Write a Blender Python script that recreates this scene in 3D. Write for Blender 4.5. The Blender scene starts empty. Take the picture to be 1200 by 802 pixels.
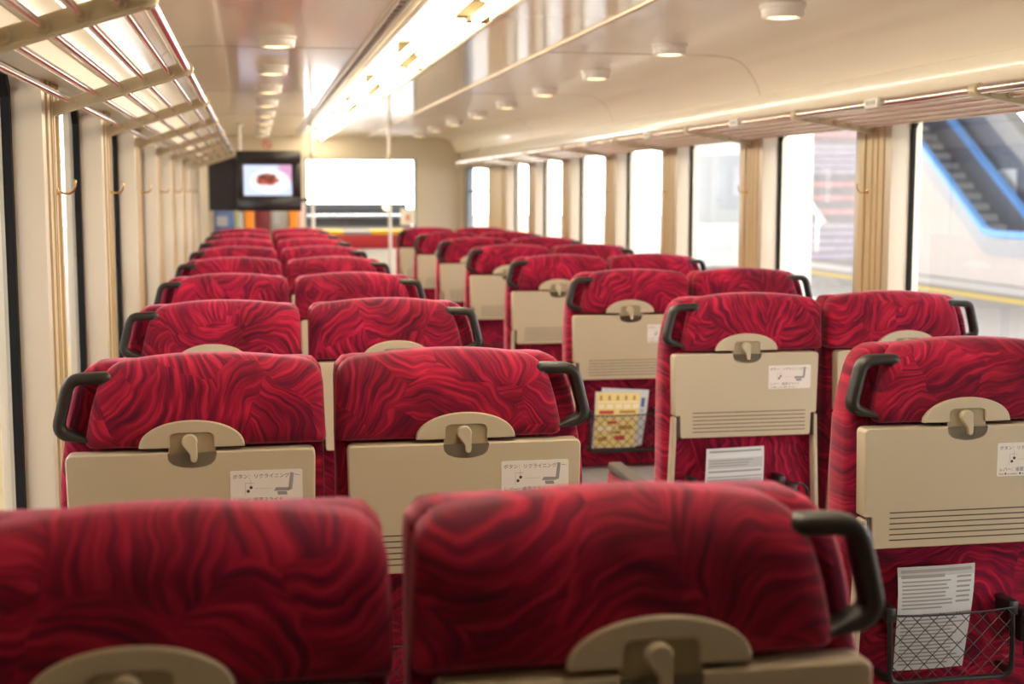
import bpy, bmesh, math, random
from mathutils import Vector, Matrix
random.seed(7)
C = bpy.context.scene.collection
PI = math.pi
H = 1.55                      # camera height above the car floor
PITCH = 1.328                 # seat and window pitch
Y1 = 2.653                    # rear face of the second visible row
ROOMY0, ROOMY1 = -2.2, 15.8
XL, XR = -0.497, 2.35         # pillar faces
GL, GR = -0.585, 2.438        # glass planes
CZ = 2.165                    # flat ceiling

# ------------------------------------------------------------------ materials
def srgb(r, g, b):
    f = lambda c: (c/255/12.92) if c/255 <= .04045 else ((c/255+.055)/1.055)**2.4
    return (f(r), f(g), f(b), 1)
def mat(name, col, rough=.5, metal=0, spec=.5, coat=0, bump=None, noise=None, sheen=0, emit=None):
    m = bpy.data.materials.new(name); m.use_nodes = True
    nt = m.node_tree; b = nt.nodes['Principled BSDF']
    b.inputs['Base Color'].default_value = col
    b.inputs['Roughness'].default_value = rough
    b.inputs['Metallic'].default_value = metal
    b.inputs['Specular IOR Level'].default_value = spec
    b.inputs['Coat Weight'].default_value = coat
    b.inputs['Coat Roughness'].default_value = .09
    b.inputs['Sheen Weight'].default_value = sheen
    tc = nt.nodes.new('ShaderNodeTexCoord')
    if noise:                                     # (scale, amount)
        n = nt.nodes.new('ShaderNodeTexNoise'); n.inputs['Scale'].default_value = noise[0]; n.inputs['Detail'].default_value = 4
        nt.links.new(tc.outputs['Object'], n.inputs['Vector'])
        r = nt.nodes.new('ShaderNodeMapRange'); r.inputs['To Min'].default_value = 1-noise[1]; r.inputs['To Max'].default_value = 1+noise[1]
        nt.links.new(n.outputs['Fac'], r.inputs['Value'])
        mx = nt.nodes.new('ShaderNodeMix'); mx.data_type = 'RGBA'; mx.blend_type = 'MULTIPLY'; mx.inputs['Factor'].default_value = 1
        mx.inputs['A'].default_value = col
        nt.links.new(r.outputs['Result'], mx.inputs['B']); nt.links.new(mx.outputs['Result'], b.inputs['Base Color'])
    if bump:
        n = nt.nodes.new('ShaderNodeTexNoise'); n.inputs['Scale'].default_value = bump[0]; n.inputs['Detail'].default_value = 3
        nt.links.new(tc.outputs['Object'], n.inputs['Vector'])
        bp = nt.nodes.new('ShaderNodeBump'); bp.inputs['Strength'].default_value = bump[1]; bp.inputs['Distance'].default_value = .002
        nt.links.new(n.outputs['Fac'], bp.inputs['Height']); nt.links.new(bp.outputs['Normal'], b.inputs['Normal'])
    if emit:
        b.inputs['Emission Color'].default_value = emit[0]; b.inputs['Emission Strength'].default_value = emit[1]
    return m

def fabric(name):
    """red moquette with flame-like strokes that swirl"""
    m = bpy.data.materials.new(name); m.use_nodes = True
    nt = m.node_tree; N = nt.nodes; L = nt.links
    b = N['Principled BSDF']; b.inputs['Roughness'].default_value = .85; b.inputs['Specular IOR Level'].default_value = .25
    b.inputs['Sheen Weight'].default_value = .55; b.inputs['Sheen Roughness'].default_value = .35
    b.inputs['Sheen Tint'].default_value = (1, .36, .48, 1)
    tc = N.new('ShaderNodeTexCoord'); oi = N.new('ShaderNodeObjectInfo')
    off = N.new('ShaderNodeVectorMath'); off.operation = 'SCALE'; off.inputs[0].default_value = (37, 11, 53)
    L.new(oi.outputs['Random'], off.inputs['Scale'])
    add = N.new('ShaderNodeVectorMath'); L.new(tc.outputs['Object'], add.inputs[0]); L.new(off.outputs[0], add.inputs[1])
    def vm(op, a, b=None, sc=None):
        n = N.new('ShaderNodeVectorMath'); n.operation = op
        for k, v in ((0, a), (1, b)):
            if v is None: continue
            if isinstance(v, tuple): n.inputs[k].default_value = v
            else: L.new(v, n.inputs[k])
        if sc is not None: n.inputs['Scale'].default_value = sc
        return n.outputs[0]
    def mth(op, a, b, c=None):
        n = N.new('ShaderNodeMath'); n.operation = op
        for k, v in ((0, a), (1, b), (2, c)):
            if v is None: continue
            if isinstance(v, (int, float)): n.inputs[k].default_value = v
            else: L.new(v, n.inputs[k])
        return n.outputs[0]
    P = vm('SCALE', vm('MULTIPLY', add.outputs[0], (1, .35, 1)), sc=6.4)
    n1 = N.new('ShaderNodeTexNoise'); n1.inputs['Scale'].default_value = 1.3; n1.inputs['Detail'].default_value = 2
    L.new(P, n1.inputs['Vector'])
    Pw = vm('ADD', P, vm('SCALE', vm('SUBTRACT', n1.outputs['Color'], (.5, .5, .5)), sc=.55))
    vo = N.new('ShaderNodeTexVoronoi'); vo.inputs['Scale'].default_value = 1; L.new(Pw, vo.inputs['Vector'])
    loc = vm('SUBTRACT', Pw, vo.outputs['Position'])
    sc = N.new('ShaderNodeSeparateColor'); L.new(vo.outputs['Color'], sc.inputs[0])
    vr = N.new('ShaderNodeVectorRotate'); vr.rotation_type = 'Y_AXIS'; L.new(loc, vr.inputs['Vector']); L.new(mth('MULTIPLY', sc.outputs[0], 6.28), vr.inputs['Angle'])
    sx = N.new('ShaderNodeSeparateXYZ'); L.new(vr.outputs[0], sx.inputs[0])
    bend = mth('MULTIPLY', mth('MULTIPLY', sx.outputs['Z'], sx.outputs['Z']), mth('MULTIPLY_ADD', sc.outputs[1], 1.3, .1))
    fan = mth('MULTIPLY', sx.outputs['X'], mth('MULTIPLY_ADD', sx.outputs['Z'], .45, 1.0))
    u = mth('ADD', fan, bend)
    cx = N.new('ShaderNodeCombineXYZ'); L.new(u, cx.inputs[0]); L.new(mth('MULTIPLY', sc.outputs[2], 9), cx.inputs[1]); L.new(mth('MULTIPLY', sx.outputs['Z'], .10), cx.inputs[2])
    w = N.new('ShaderNodeTexNoise'); w.inputs['Scale'].default_value = 15; w.inputs['Detail'].default_value = 2.0; w.inputs['Roughness'].default_value = .5; w.inputs['Distortion'].default_value = .25
    L.new(cx.outputs[0], w.inputs['Vector'])
    cr = N.new('ShaderNodeValToRGB'); e = cr.color_ramp.elements
    e[0].position = .33; e[0].color = (.105, .0024, .022, 1)
    e[1].position = .68; e[1].color = (.48, .015, .054, 1)
    k = e.new(.45); k.color = (.20, .0035, .027, 1)
    k = e.new(.56); k.color = (.31, .0055, .034, 1)
    L.new(w.outputs['Fac'], cr.inputs['Fac'])
    n3 = N.new('ShaderNodeTexNoise'); n3.inputs['Scale'].default_value = 7; n3.inputs['Detail'].default_value = 2; L.new(add.outputs[0], n3.inputs['Vector'])
    mr = N.new('ShaderNodeMapRange'); mr.inputs['From Min'].default_value = .3; mr.inputs['From Max'].default_value = .7; mr.inputs['To Min'].default_value = .6; mr.inputs['To Max'].default_value = 1.25
    L.new(n3.outputs['Fac'], mr.inputs['Value'])
    mx = N.new('ShaderNodeMix'); mx.data_type = 'RGBA'; mx.blend_type = 'MULTIPLY'; mx.inputs['Factor'].default_value = 1
    L.new(cr.outputs['Color'], mx.inputs['A']); L.new(mr.outputs['Result'], mx.inputs['B']); L.new(mx.outputs['Result'], b.inputs['Base Color'])
    nb = N.new('ShaderNodeTexNoise'); nb.inputs['Scale'].default_value = 900; L.new(tc.outputs['Object'], nb.inputs['Vector'])
    bp = N.new('ShaderNodeBump'); bp.inputs['Strength'].default_value = .25; bp.inputs['Distance'].default_value = .001
    L.new(nb.outputs['Fac'], bp.inputs['Height']); L.new(bp.outputs['Normal'], b.inputs['Normal'])
    return m

def glass_mat():
    m = bpy.data.materials.new('window_glass'); m.use_nodes = True
    nt = m.node_tree; N = nt.nodes; L = nt.links
    for n in list(N): N.remove(n)
    out = N.new('ShaderNodeOutputMaterial'); t = N.new('ShaderNodeBsdfTransparent'); t.inputs['Color'].default_value = (.93, .94, .94, 1)
    g = N.new('ShaderNodeBsdfGlossy'); g.inputs['Roughness'].default_value = .02; g.inputs['Color'].default_value = (.9, .9, .9, 1)
    fr = N.new('ShaderNodeFresnel'); fr.inputs['IOR'].default_value = 1.4
    mx = N.new('ShaderNodeMixShader'); geo = N.new('ShaderNodeNewGeometry'); inv = N.new('ShaderNodeMath'); inv.operation = 'SUBTRACT'; inv.inputs[0].default_value = 1; L.new(geo.outputs['Backfacing'], inv.inputs[1]); fm = N.new('ShaderNodeMath'); fm.operation = 'MULTIPLY'; L.new(inv.outputs[0], fm.inputs[0]); L.new(fr.outputs[0], fm.inputs[1]); L.new(fm.outputs[0], mx.inputs[0]); L.new(t.outputs[0], mx.inputs[1]); L.new(g.outputs[0], mx.inputs[2])
    L.new(mx.outputs[0], out.inputs['Surface'])
    return m

def screen_mat():
    """the lit television picture: a dish of dark grilled food on a white plate"""
    m = bpy.data.materials.new('screen_picture'); m.use_nodes = True
    nt = m.node_tree; N = nt.nodes; L = nt.links
    b = N['Principled BSDF']; b.inputs['Base Color'].default_value = (.02, .02, .02, 1); b.inputs['Roughness'].default_value = .2
    tc = N.new('ShaderNodeTexCoord'); sp = N.new('ShaderNodeSeparateXYZ'); L.new(tc.outputs['Object'], sp.inputs[0])
    nz = N.new('ShaderNodeTexNoise'); nz.inputs['Scale'].default_value = 22; L.new(tc.outputs['Object'], nz.inputs['Vector'])
    def ell(cx, cz, rx, rz, jag, soft):
        def lin(src, c, r):
            a = N.new('ShaderNodeMath'); a.operation = 'SUBTRACT'; L.new(src, a.inputs[0]); a.inputs[1].default_value = c
            d = N.new('ShaderNodeMath'); d.operation = 'DIVIDE'; L.new(a.outputs[0], d.inputs[0]); d.inputs[1].default_value = r
            p = N.new('ShaderNodeMath'); p.operation = 'MULTIPLY'; L.new(d.outputs[0], p.inputs[0]); L.new(d.outputs[0], p.inputs[1]); return p
        s = N.new('ShaderNodeMath'); s.operation = 'ADD'; L.new(lin(sp.outputs['X'], cx, rx).outputs[0], s.inputs[0]); L.new(lin(sp.outputs['Z'], cz, rz).outputs[0], s.inputs[1])
        j = N.new('ShaderNodeMath'); j.operation = 'MULTIPLY_ADD'; L.new(nz.outputs['Fac'], j.inputs[0]); j.inputs[1].default_value = jag; L.new(s.outputs[0], j.inputs[2])
        r = N.new('ShaderNodeMapRange'); L.new(j.outputs[0], r.inputs['Value']); r.inputs['From Min'].default_value = 1-soft+jag*.5; r.inputs['From Max'].default_value = 1+soft+jag*.5
        r.inputs['To Min'].default_value = 1; r.inputs['To Max'].default_value = 0; return r.outputs['Result']
    def mixc(a, fac, col):
        x = N.new('ShaderNodeMix'); x.data_type = 'RGBA'; L.new(fac, x.inputs['Factor'])
        if isinstance(a, tuple): x.inputs['A'].default_value = a
        else: L.new(a, x.inputs['A'])
        if isinstance(col, tuple): x.inputs['B'].default_value = col
        else: L.new(col, x.inputs['B'])
        return x.outputs['Result']
    c = mixc(srgb(205, 215, 240), ell(.19, .09, .10, .11, .3, .4), srgb(205, 150, 190))
    c = mixc(c, ell(.02, -.01, .17, .105, 0, .25), srgb(250, 250, 250))
    fr = N.new('ShaderNodeValToRGB'); fr.color_ramp.elements[0].position = .35; fr.color_ramp.elements[0].color = srgb(70, 25, 20); fr.color_ramp.elements[1].position = .65; fr.color_ramp.elements[1].color = srgb(180, 80, 50)
    L.new(nz.outputs['Fac'], fr.inputs['Fac'])
    c = mixc(c, ell(-.005, .005, .105, .055, .9, .3), fr.outputs['Color'])
    L.new(c, b.inputs['Emission Color']); b.inputs['Emission Strength'].default_value = 1.15
    return m

M = {}
M['fabric'] = fabric('red_moquette')
M['beige'] = mat('beige_plastic', (.52, .445, .32, 1), .42, noise=(3, .05))
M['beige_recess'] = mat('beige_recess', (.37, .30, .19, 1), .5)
M['slot'] = mat('dark_slot', (.07, .05, .03, 1), .6)
M['dark'] = mat('dark_handle_plastic', (.022, .019, .015, 1), .42)
M['black'] = mat('black_metal', (.012, .012, .013, 1), .38)
M['sticker'] = mat('sticker_paper', (.80, .76, .72, 1), .5)
M['ink'] = mat('ink', (.05, .045, .045, 1), .7)
M['ink_soft'] = mat('grey_ink', (.30, .28, .28, 1), .7)
M['grey_base'] = mat('grey_seat_base', (.50, .50, .49, 1), .45)
M['grey_cap'] = mat('armrest_cap', (.13, .12, .11, 1), .4)
M['wall'] = mat('cream_wall_panel', (.55, .48, .375, 1), .38, noise=(1.5, .03))
M['ceil'] = mat('glossy_ceiling_panel', (.89, .83, .70, 1), .32, coat=.55, noise=(.9, .03))
M['strip'] = mat('glossy_white_strip', (.76, .71, .62, 1), .16, coat=.8)
M['channel'] = mat('tan_pillar_channel', (.56, .44, .27, 1), .4)
M['alu'] = mat('satin_aluminium', (.72, .68, .60, 1), .32, metal=.7)
M['chrome'] = mat('polished_rail', (.80, .72, .66, 1), .14, metal=1)
M['rack_beige'] = mat('rack_bracket_paint', (.60, .53, .36, 1), .4)
M['brass'] = mat('brass', (.78, .58, .28, 1), .25, metal=1)
M['rubber'] = mat('black_rubber', (.006, .006, .006, 1), .6, spec=.15)
M['floor'] = mat('floor_vinyl', (.22, .19, .16, 1), .45, noise=(40, .15))
M['glass'] = glass_mat()
M['tube'] = mat('tube_glow', (.9, .9, .9, 1), .4, emit=((1, .87, .64, 1), 27))
M['lens'] = mat('warm_lens', (.9, .8, .6, 1), .3, emit=((1, .74, .36, 1), 3.0))
M['trough'] = mat('lamp_reflector', (.88, .84, .74, 1), .35)
M['socket'] = mat('lamp_socket_gold', (.07, .05, .012, 1), .45)
M['white'] = mat('white_paint', (.80, .78, .74, 1), .35)
M['red_panel'] = mat('red_laminate', (.42, .02, .03, 1), .4)
M['yellow'] = mat('yellow_laminate', (.80, .52, .03, 1), .5)
M['orange'] = mat('orange_laminate', (.85, .28, .015, 1), .5)
M['maroon'] = mat('maroon_panel', (.16, .012, .022, 1), .5)
M['console'] = mat('console_dark', (.055, .06, .07, 1), .5)
M['console_light'] = mat('console_light', (.42, .45, .50, 1), .5)
M['doorframe'] = mat('blue_grey_frame', (.17, .21, .25, 1), .4)
M['tvblack'] = mat('television_black', (.010, .008, .009, 1), .28)
M['screen'] = screen_mat()
M['paper'] = mat('paper_white', (.60, .63, .67, 1), .6)
M['paper_grey'] = mat('paper_grey', (.43, .46, .50, 1), .6)
M['paper_yellow'] = mat('paper_yellow', (.80, .66, .27, 1), .6)
M['paper_cream'] = mat('paper_cream', (.85, .80, .66, 1), .6)
M['tan_ink'] = mat('tan_ink', (.45, .24, .05, 1), .6)
M['red_ink'] = mat('red_ink', (.55, .06, .05, 1), .6)
M['blue_pic'] = mat('blue_picture', (.10, .18, .42, 1), .5, noise=(9, .6))
M['green_pic'] = mat('pale_green_card', (.60, .68, .42, 1), .5)
M['pink_pic'] = mat('pale_pink_card', (.72, .60, .62, 1), .5)
M['grey_pic'] = mat('grey_card', (.35, .36, .37, 1), .5)
M['plat'] = mat('platform_concrete', (.165, .16, .153, 1), .7, noise=(2.5, .10))
M['tactile'] = mat('tactile_yellow', (.30, .21, .06, 1), .7, noise=(6, .12))
M['line_y'] = mat('line_yellow', (.42, .31, .06, 1), .7)
M['line_w'] = mat('line_white', (.40, .39, .38, 1), .7)
M['stone'] = mat('pale_cladding', (.33, .30, .285, 1), .6, noise=(3, .06))
M['esc_grey'] = mat('escalator_grey', (.24, .25, .27, 1), .5)
M['esc_dark'] = mat('escalator_well', (.085, .105, .15, 1), .5)
M['esc_blue'] = mat('escalator_blue_rail', (.09, .26, .62, 1), .4)
M['stair_l'] = mat('lilac_riser', (.50, .49, .58, 1), .6, noise=(4, .2))
M['stair_p'] = mat('pink_riser', (.60, .40, .42, 1), .6, noise=(4, .25))
M['stair_g'] = mat('grey_riser', (.34, .33, .36, 1), .6, noise=(4, .25))
M['leafy'] = mat('pale_leaves', (.42, .40, .18, 1), .8, noise=(1.2, .35))
M['ochre'] = mat('ochre_wall', (.13, .115, .08, 1), .7, noise=(.8, .15))

# ------------------------------------------------------------------ helpers
def finish(bm, name, mats, parent=None, smooth=True, angle=40, loc=None):
    me = bpy.data.meshes.new(name)
    bmesh.ops.recalc_face_normals(bm, faces=bm.faces[:])
    bm.to_mesh(me); bm.free()
    for m in (mats if isinstance(mats, (list, tuple)) else [mats]): me.materials.append(M[m])
    if smooth:
        me.polygons.foreach_set('use_smooth', [True]*len(me.polygons))
        for p in me.polygons:
            if len(p.vertices) > 8: p.use_smooth = False
        me.set_sharp_from_angle(angle=math.radians(angle))
    o = bpy.data.objects.new(name, me); C.objects.link(o)
    if parent: o.parent = parent
    if loc: o.location = loc
    return o
def empty(name, loc=(0, 0, 0)):
    o = bpy.data.objects.new(name, None); o.empty_display_size = .1; C.objects.link(o); o.location = loc; return o
def tag(o, label, cat, group=None):
    o['label'] = label; o['category'] = cat
    if group: o['group'] = group
    return o
def struct(o): o['kind'] = 'structure'; return o
def box(bm, x0, x1, y0, y1, z0, z1, mi=0, bev=0):
    vs = [bm.verts.new(p) for p in ((x0,y0,z0),(x1,y0,z0),(x1,y1,z0),(x0,y1,z0),(x0,y0,z1),(x1,y0,z1),(x1,y1,z1),(x0,y1,z1))]
    fs = [bm.faces.new([vs[i] for i in q]) for q in ((0,3,2,1),(4,5,6,7),(0,1,5,4),(1,2,6,5),(2,3,7,6),(3,0,4,7))]
    for f in fs: f.material_index = mi
    if bev:
        es = list({e for f in fs for e in f.edges})
        r = bmesh.ops.bevel(bm, geom=es, offset=bev, segments=2, affect='EDGES', profile=.5)
        for f in r['faces']: f.material_index = mi
    return vs
def boxo(name, b, m, parent=None, bev=0):
    bm = bmesh.new(); box(bm, *b, bev=bev); return finish(bm, name, m, parent)
def round_poly(pts, segs=6):
    """pts: (x, z, r) corners -> polyline with rounded corners"""
    out = []; n = len(pts)
    for i in range(n):
        p = Vector(pts[i][:2]); r = pts[i][2]
        if r <= 0: out.append(p); continue
        a = (Vector(pts[i-1][:2])-p); c = (Vector(pts[(i+1) % n][:2])-p)
        la, lc = a.length, c.length; a.normalize(); c.normalize()
        d = min(r, la*.49, lc*.49); p0, p1 = p+a*d, p+c*d
        for k in range(segs+1):
            t = k/segs; out.append((p0*(1-t)+p*t)*(1-t)+(p*(1-t)+p1*t)*t)
    return out
def resample(pts, n):
    L = [0]
    for i in range(len(pts)): L.append(L[-1]+(Vector(pts[(i+1) % len(pts)])-Vector(pts[i])).length)
    out = []; j = 0
    for k in range(n):
        d = L[-1]*k/n
        while L[j+1] < d: j += 1
        t = (d-L[j])/max(1e-9, L[j+1]-L[j]); out.append(Vector(pts[j]).lerp(Vector(pts[(j+1) % len(pts)]), t))
    return out
def inset(pts, d):
    if d > .015:
        xs, zs = [p.x for p in pts], [p.y for p in pts]; c = Vector(((max(xs)+min(xs))/2, (max(zs)+min(zs))/2)); hx, hz = (max(xs)-min(xs))/2, (max(zs)-min(zs))/2
        return [Vector((c.x+(p.x-c.x)*(1-d/hx), c.y+(p.y-c.y)*(1-d/hz))) for p in pts]
    n = len(pts); A = sum(pts[i].x*pts[(i+1) % n].y-pts[(i+1) % n].x*pts[i].y for i in range(n)); sg = 1 if A > 0 else -1
    out = []
    for i in range(n):
        t = (pts[(i+1) % n]-pts[i-1])
        if t.length < 1e-9: out.append(pts[i].copy()); continue
        t.normalize(); out.append(pts[i]+Vector((-t.y, t.x))*sg*d)
    return out
def loft(bm, outline, rings, warp=None, mi=0, cap0=True, cap1=True):
    """outline in (x, z); rings of (inset, y)"""
    prev = None; first = None
    for ins, y in rings:
        vs = []
        for p in (inset(outline, ins) if ins else outline):
            q = Vector((p.x, y, p.y)); vs.append(bm.verts.new(warp(q) if warp else q))
        if prev:
            n = len(vs)
            for i in range(n):
                f = bm.faces.new((prev[i], prev[(i+1) % n], vs[(i+1) % n], vs[i])); f.material_index = mi
        else: first = vs
        prev = vs
    if cap0: bm.faces.new(first[::-1]).material_index = mi
    if cap1: bm.faces.new(prev).material_index = mi
def tube(bm, pts, r, seg=8, closed=False, ry=None, mi=0):
    """sweep; ry = half size along world y for a flat-section band in the xz plane"""
    P = [Vector(p) for p in pts]; n = len(P); rings = []
    up = None
    for i in range(n):
        a = P[i-1] if (i or closed) else P[0]; b = P[(i+1) % n] if (i < n-1 or closed) else P[-1]
        t = (b-a).normalized()
        if ry: u = Vector((0, 1, 0))
        elif up is None:
            u = Vector((0, 0, 1)) if abs(t.z) < .9 else Vector((1, 0, 0))
        else: u = up
        v = t.cross(u).normalized(); u = v.cross(t).normalized(); up = u
        rings.append([bm.verts.new(P[i]+v*r*math.cos(2*PI*k/seg)+u*(ry or r)*math.sin(2*PI*k/seg)) for k in range(seg)])
    for i in range(n if closed else n-1):
        A, B = rings[i], rings[(i+1) % n]
        for k in range(seg):
            bm.faces.new((A[k], A[(k+1) % seg], B[(k+1) % seg], B[k])).material_index = mi
    if not closed:
        bm.faces.new(rings[0][::-1]).material_index = mi; bm.faces.new(rings[-1]).material_index = mi
def lathe(bm, prof, seg=24, axis='z', at=(0, 0, 0), mi=0):
    """prof: (r, h)"""
    rings = []
    for r, h in prof:
        rr = max(r, 1e-4); vs = []
        for k in range(seg):
            c, s = rr*math.cos(2*PI*k/seg), rr*math.sin(2*PI*k/seg)
            p = {'z': (c, s, h), 'y': (c, h, s), 'x': (h, c, s)}[axis]
            vs.append(bm.verts.new(Vector(p)+Vector(at)))
        rings.append(vs)
    for A, B in zip(rings, rings[1:]):
        for k in range(seg): bm.faces.new((A[k], A[(k+1) % seg], B[(k+1) % seg], B[k])).material_index = mi
    bm.faces.new(rings[0][::-1]).material_index = mi; bm.faces.new(rings[-1]).material_index = mi
def text_into(bm, body, x, z, size, y, mi, shear=0):
    """flat lettering facing -y, lower-left corner at (x, z)"""
    cu = bpy.data.curves.new('t', 'FONT'); cu.body = body; cu.size = size; cu.resolution_u = 2
    o = bpy.data.objects.new('t', cu); C.objects.link(o)
    me = bpy.data.meshes.new_from_object(o.evaluated_get(bpy.context.evaluated_depsgraph_get()))
    bpy.data.objects.remove(o); bpy.data.curves.remove(cu)
    vs = [bm.verts.new((x+v.co.x, y, z+v.co.y)) for v in me.vertices]
    w = max(v.co.x for v in me.vertices)
    for p in me.polygons:
        try: bm.faces.new([vs[i] for i in p.vertices]).material_index = mi
        except ValueError: pass
    bpy.data.meshes.remove(me)
    return w
def flat(bm, pts, y, mi): bm.faces.new([bm.verts.new((p[0], y, p[1])) for p in pts]).material_index = mi
def copy_tree(o, parent=None):
    c = o.copy(); C.objects.link(c)
    if parent: c.parent = parent
    for ch in list(o.children): copy_tree(ch, c)
    return c

# ------------------------------------------------------------------ the seat
def mirror(pts, s): return [(p[0]*s,)+tuple(p[1:]) for p in pts]
def make_seat(s):
    """s = +1: grab handle on the +x side.  Origin on the floor below the rear face of the backrest, +y is the way the seat faces"""
    root = empty('train_seat')
    # backrest shell
    out = resample(round_poly(mirror([(-.252, .43, .02), (.252, .43, .02), (.252, 1.0, .3), (.236, 1.13, .1), (.205, 1.222, .05), (-.252, 1.222, .035)], s)), 110)
    bm = bmesh.new()
    def wshell(q):
        if q.z > 1.13: q.y += (q.z-1.13)**2*2.0
        t = min(1, max(0, (q.z-1.0)/.07)); q.y += .018*t*t*(3-2*t)*max(0, min(1, (.148-q.y)/.05))
        return q
    loft(bm, out, [(.022, .030), (.010, .033), (.003, .041), (0, .055), (0, .115), (.004, .130), (.014, .142), (.03, .148)], wshell)
    finish(bm, 'backrest', 'fabric', root, angle=60)
    # rear head pad
    po = [(-.255, 1.062, .012), (.202, 1.062, .022), (.184, 1.15, .25), (.158, 1.221, .042), (.04, 1.236, .2), (-.10, 1.236, .2), (-.250, 1.219, .042)]
    out = resample(round_poly(mirror(po, s), 8), 130)
    bm = bmesh.new()
    def wpad(q):
        if q.z > 1.165: q.y += (q.z-1.165)**2*7.0
        return q
    loft(bm, out, [(.060, -.0045), (.034, -.0030), (.018, .0005), (.008, .006), (.002, .014), (0, .022), (0, .036), (0, .060), (.006, .085), (.02, .095)], wpad)
    finish(bm, 'head_pad', 'fabric', root, angle=70)
    # half-moon latch plate
    pts = [Vector((.0985*math.cos(PI*k/28), 1.064+.0525*math.sin(PI*k/28)**.92 if 0 < k < 28 else 1.064)) for k in range(29)]
    notch = [(-.041, 1.064), (-.041, 1.082), (-.039, 1.088), (-.034, 1.091), (-.029, 1.092), (.029, 1.092), (.034, 1.091), (.039, 1.088), (.041, 1.082), (.041, 1.064)]
    bm = bmesh.new()
    loft(bm, pts+[Vector(p) for p in notch], [(0, .004), (0, -.009), (.0018, -.0115)])
    lp = finish(bm, 'latch_plate', 'beige', root, angle=14)
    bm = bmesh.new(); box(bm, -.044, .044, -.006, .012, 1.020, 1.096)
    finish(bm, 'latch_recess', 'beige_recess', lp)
    # latch: round head with a tapering finger tab
    lo = []
    for k in range(13): a = PI*(-.12)+PI*1.24*k/12; lo.append(Vector((-.004+.0145*math.cos(a), 1.076+.0145*math.sin(a))))
    lo += [Vector((-.004, 1.052)), Vector((-.003, 1.040)), Vector((.0015, 1.036)), Vector((.008, 1.037)), Vector((.0105, 1.044)), Vector((.010, 1.056))]
    bm = bmesh.new(); loft(bm, lo, [(0, -.004), (0, -.017), (.002, -.020)])
    finish(bm, 'latch', 'beige', lp)
    # folded tray table
    top = [(-.233, 1.056, .014), (-.043, 1.056, .0065)]
    arc = [(.043*math.cos(PI+PI*k/10), 1.052-.024*abs(math.sin(PI*k/10))**.7, 0) for k in range(11)]
    tt = top+arc+[(.043, 1.056, .0065), (.233, 1.056, .014), (.229, .866, .006), (.212, .866, .004), (.210, .797, .009), (-.210, .797, .009), (-.212, .866, .004), (-.229, .866, .006)]
    bm = bmesh.new(); loft(bm, round_poly(tt, 5), [(0, .028), (0, -.0085), (.0012, -.0113), (.003, -.0125)])
    tr = finish(bm, 'tray_table', 'beige', root, angle=14)
    bm = bmesh.new()
    for k in range(6): box(bm, -.172, .192, -.0131, -.010, .8145+k*.0118, .8170+k*.0118)  # raised dark strips, coloured as the shade inside the vent grooves
    finish(bm, 'vent_slot_shade', 'slot', tr)
    # instruction sticker: katakana lines and a little seat drawing
    y = -.0142
    bm = bmesh.new(); so = round_poly([(.070, .944, .004), (.207, .944, .004), (.207, 1.016, .004), (.070, 1.016, .004)], 4)
    loft(bm, so, [(0, -.0115), (0, -.0138)])
    text_into(bm, 'ボタン：リクライニング', .0745, 1.0015, .0098, y, 1)
    text_into(bm, 'レバー：座面スライド', .0745, .9555, .0096, y, 1)
    text_into(bm, 'Push ● to recline.  ● to slide seat.', .0745, .9472, .0058, y, 1)
    for cx, cz in ((.1035, .976), (.1090, .983)):
        flat(bm, [(cx+.0032*math.cos(a*PI/6), cz+.0032*math.sin(a*PI/6)) for a in range(12)], y, 1)
    for q in ((.098, .9915, .116, .9921), (.098, .968, .0986, .992), (.116, .9803, .149, .9808), (.108, .985, .1086, .999)):
        flat(bm, [(q[0], q[1]), (q[2], q[1]), (q[2], q[3]), (q[0], q[3])], y, 2)
    flat(bm, [(.152, .975), (.182, .975), (.184, .981), (.156, .982)], y, 2)
    flat(bm, [(.160, .967), (.178, .967), (.176, .974), (.158, .974)], y, 2)
    flat(bm, [(.180, .976), (.187, .977), (.1905, 1.009), (.184, 1.011)], y, 2)
    flat(bm, [(.192, 1.006), (.203, 1.004), (.203, 1.0046), (.192, 1.0068)], y, 1)
    st = finish(bm, 'instruction_sticker', ['sticker', 'ink', 'ink_soft'], tr, smooth=False)
    st['label'] = 'small white instruction sticker'
    # hinge arms
    for sx in (-1, 1):
        bm = bmesh.new(); a = [(sx*.226, .862), (sx*.228, .80), (sx*.243, .44)]
        w = .0125
        vs = []
        for x, z in a:
            for yy in (-.012, .024):
                vs.append((bm.verts.new((x-w/2, yy, z)), bm.verts.new((x+w/2, yy, z))))
        for i in range(2):
            A0, A1, B0, B1 = vs[2*i], vs[2*i+1], vs[2*i+2], vs[2*i+3]
            bm.faces.new((A0[0], A0[1], B0[1], B0[0])); bm.faces.new((A1[0], B1[0], B1[1], A1[1]))
            bm.faces.new((A0[0], B0[0], B1[0], A1[0])); bm.faces.new((A0[1], A1[1], B1[1], B0[1]))
        bm.faces.new((vs[0][0], vs[1][0], vs[1][1], vs[0][1])); bm.faces.new((vs[4][0], vs[4][1], vs[5][1], vs[5][0]))
        bmesh.ops.bevel(bm, geom=bm.edges[:], offset=.003, segments=2, affect='EDGES')
        ar = finish(bm, 'tray_arm', 'beige', root)
        bm = bmesh.new(); box(bm, sx*.2195-.003, sx*.2195+.003, -.0115, .02, .795, .866, bev=.001); finish(bm, 'hinge_gap', 'slot', ar)
    # grab handle: closed loop, its inner bar tucked along the slanted pad edge
    hp = round_poly(mirror([(.152, 1.198, .010), (.225, 1.1955, .022), (.2495, 1.095, .022), (.187, 1.077, .010)], s), 6)
    bm = bmesh.new(); rings = []; n = len(hp)
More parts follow.
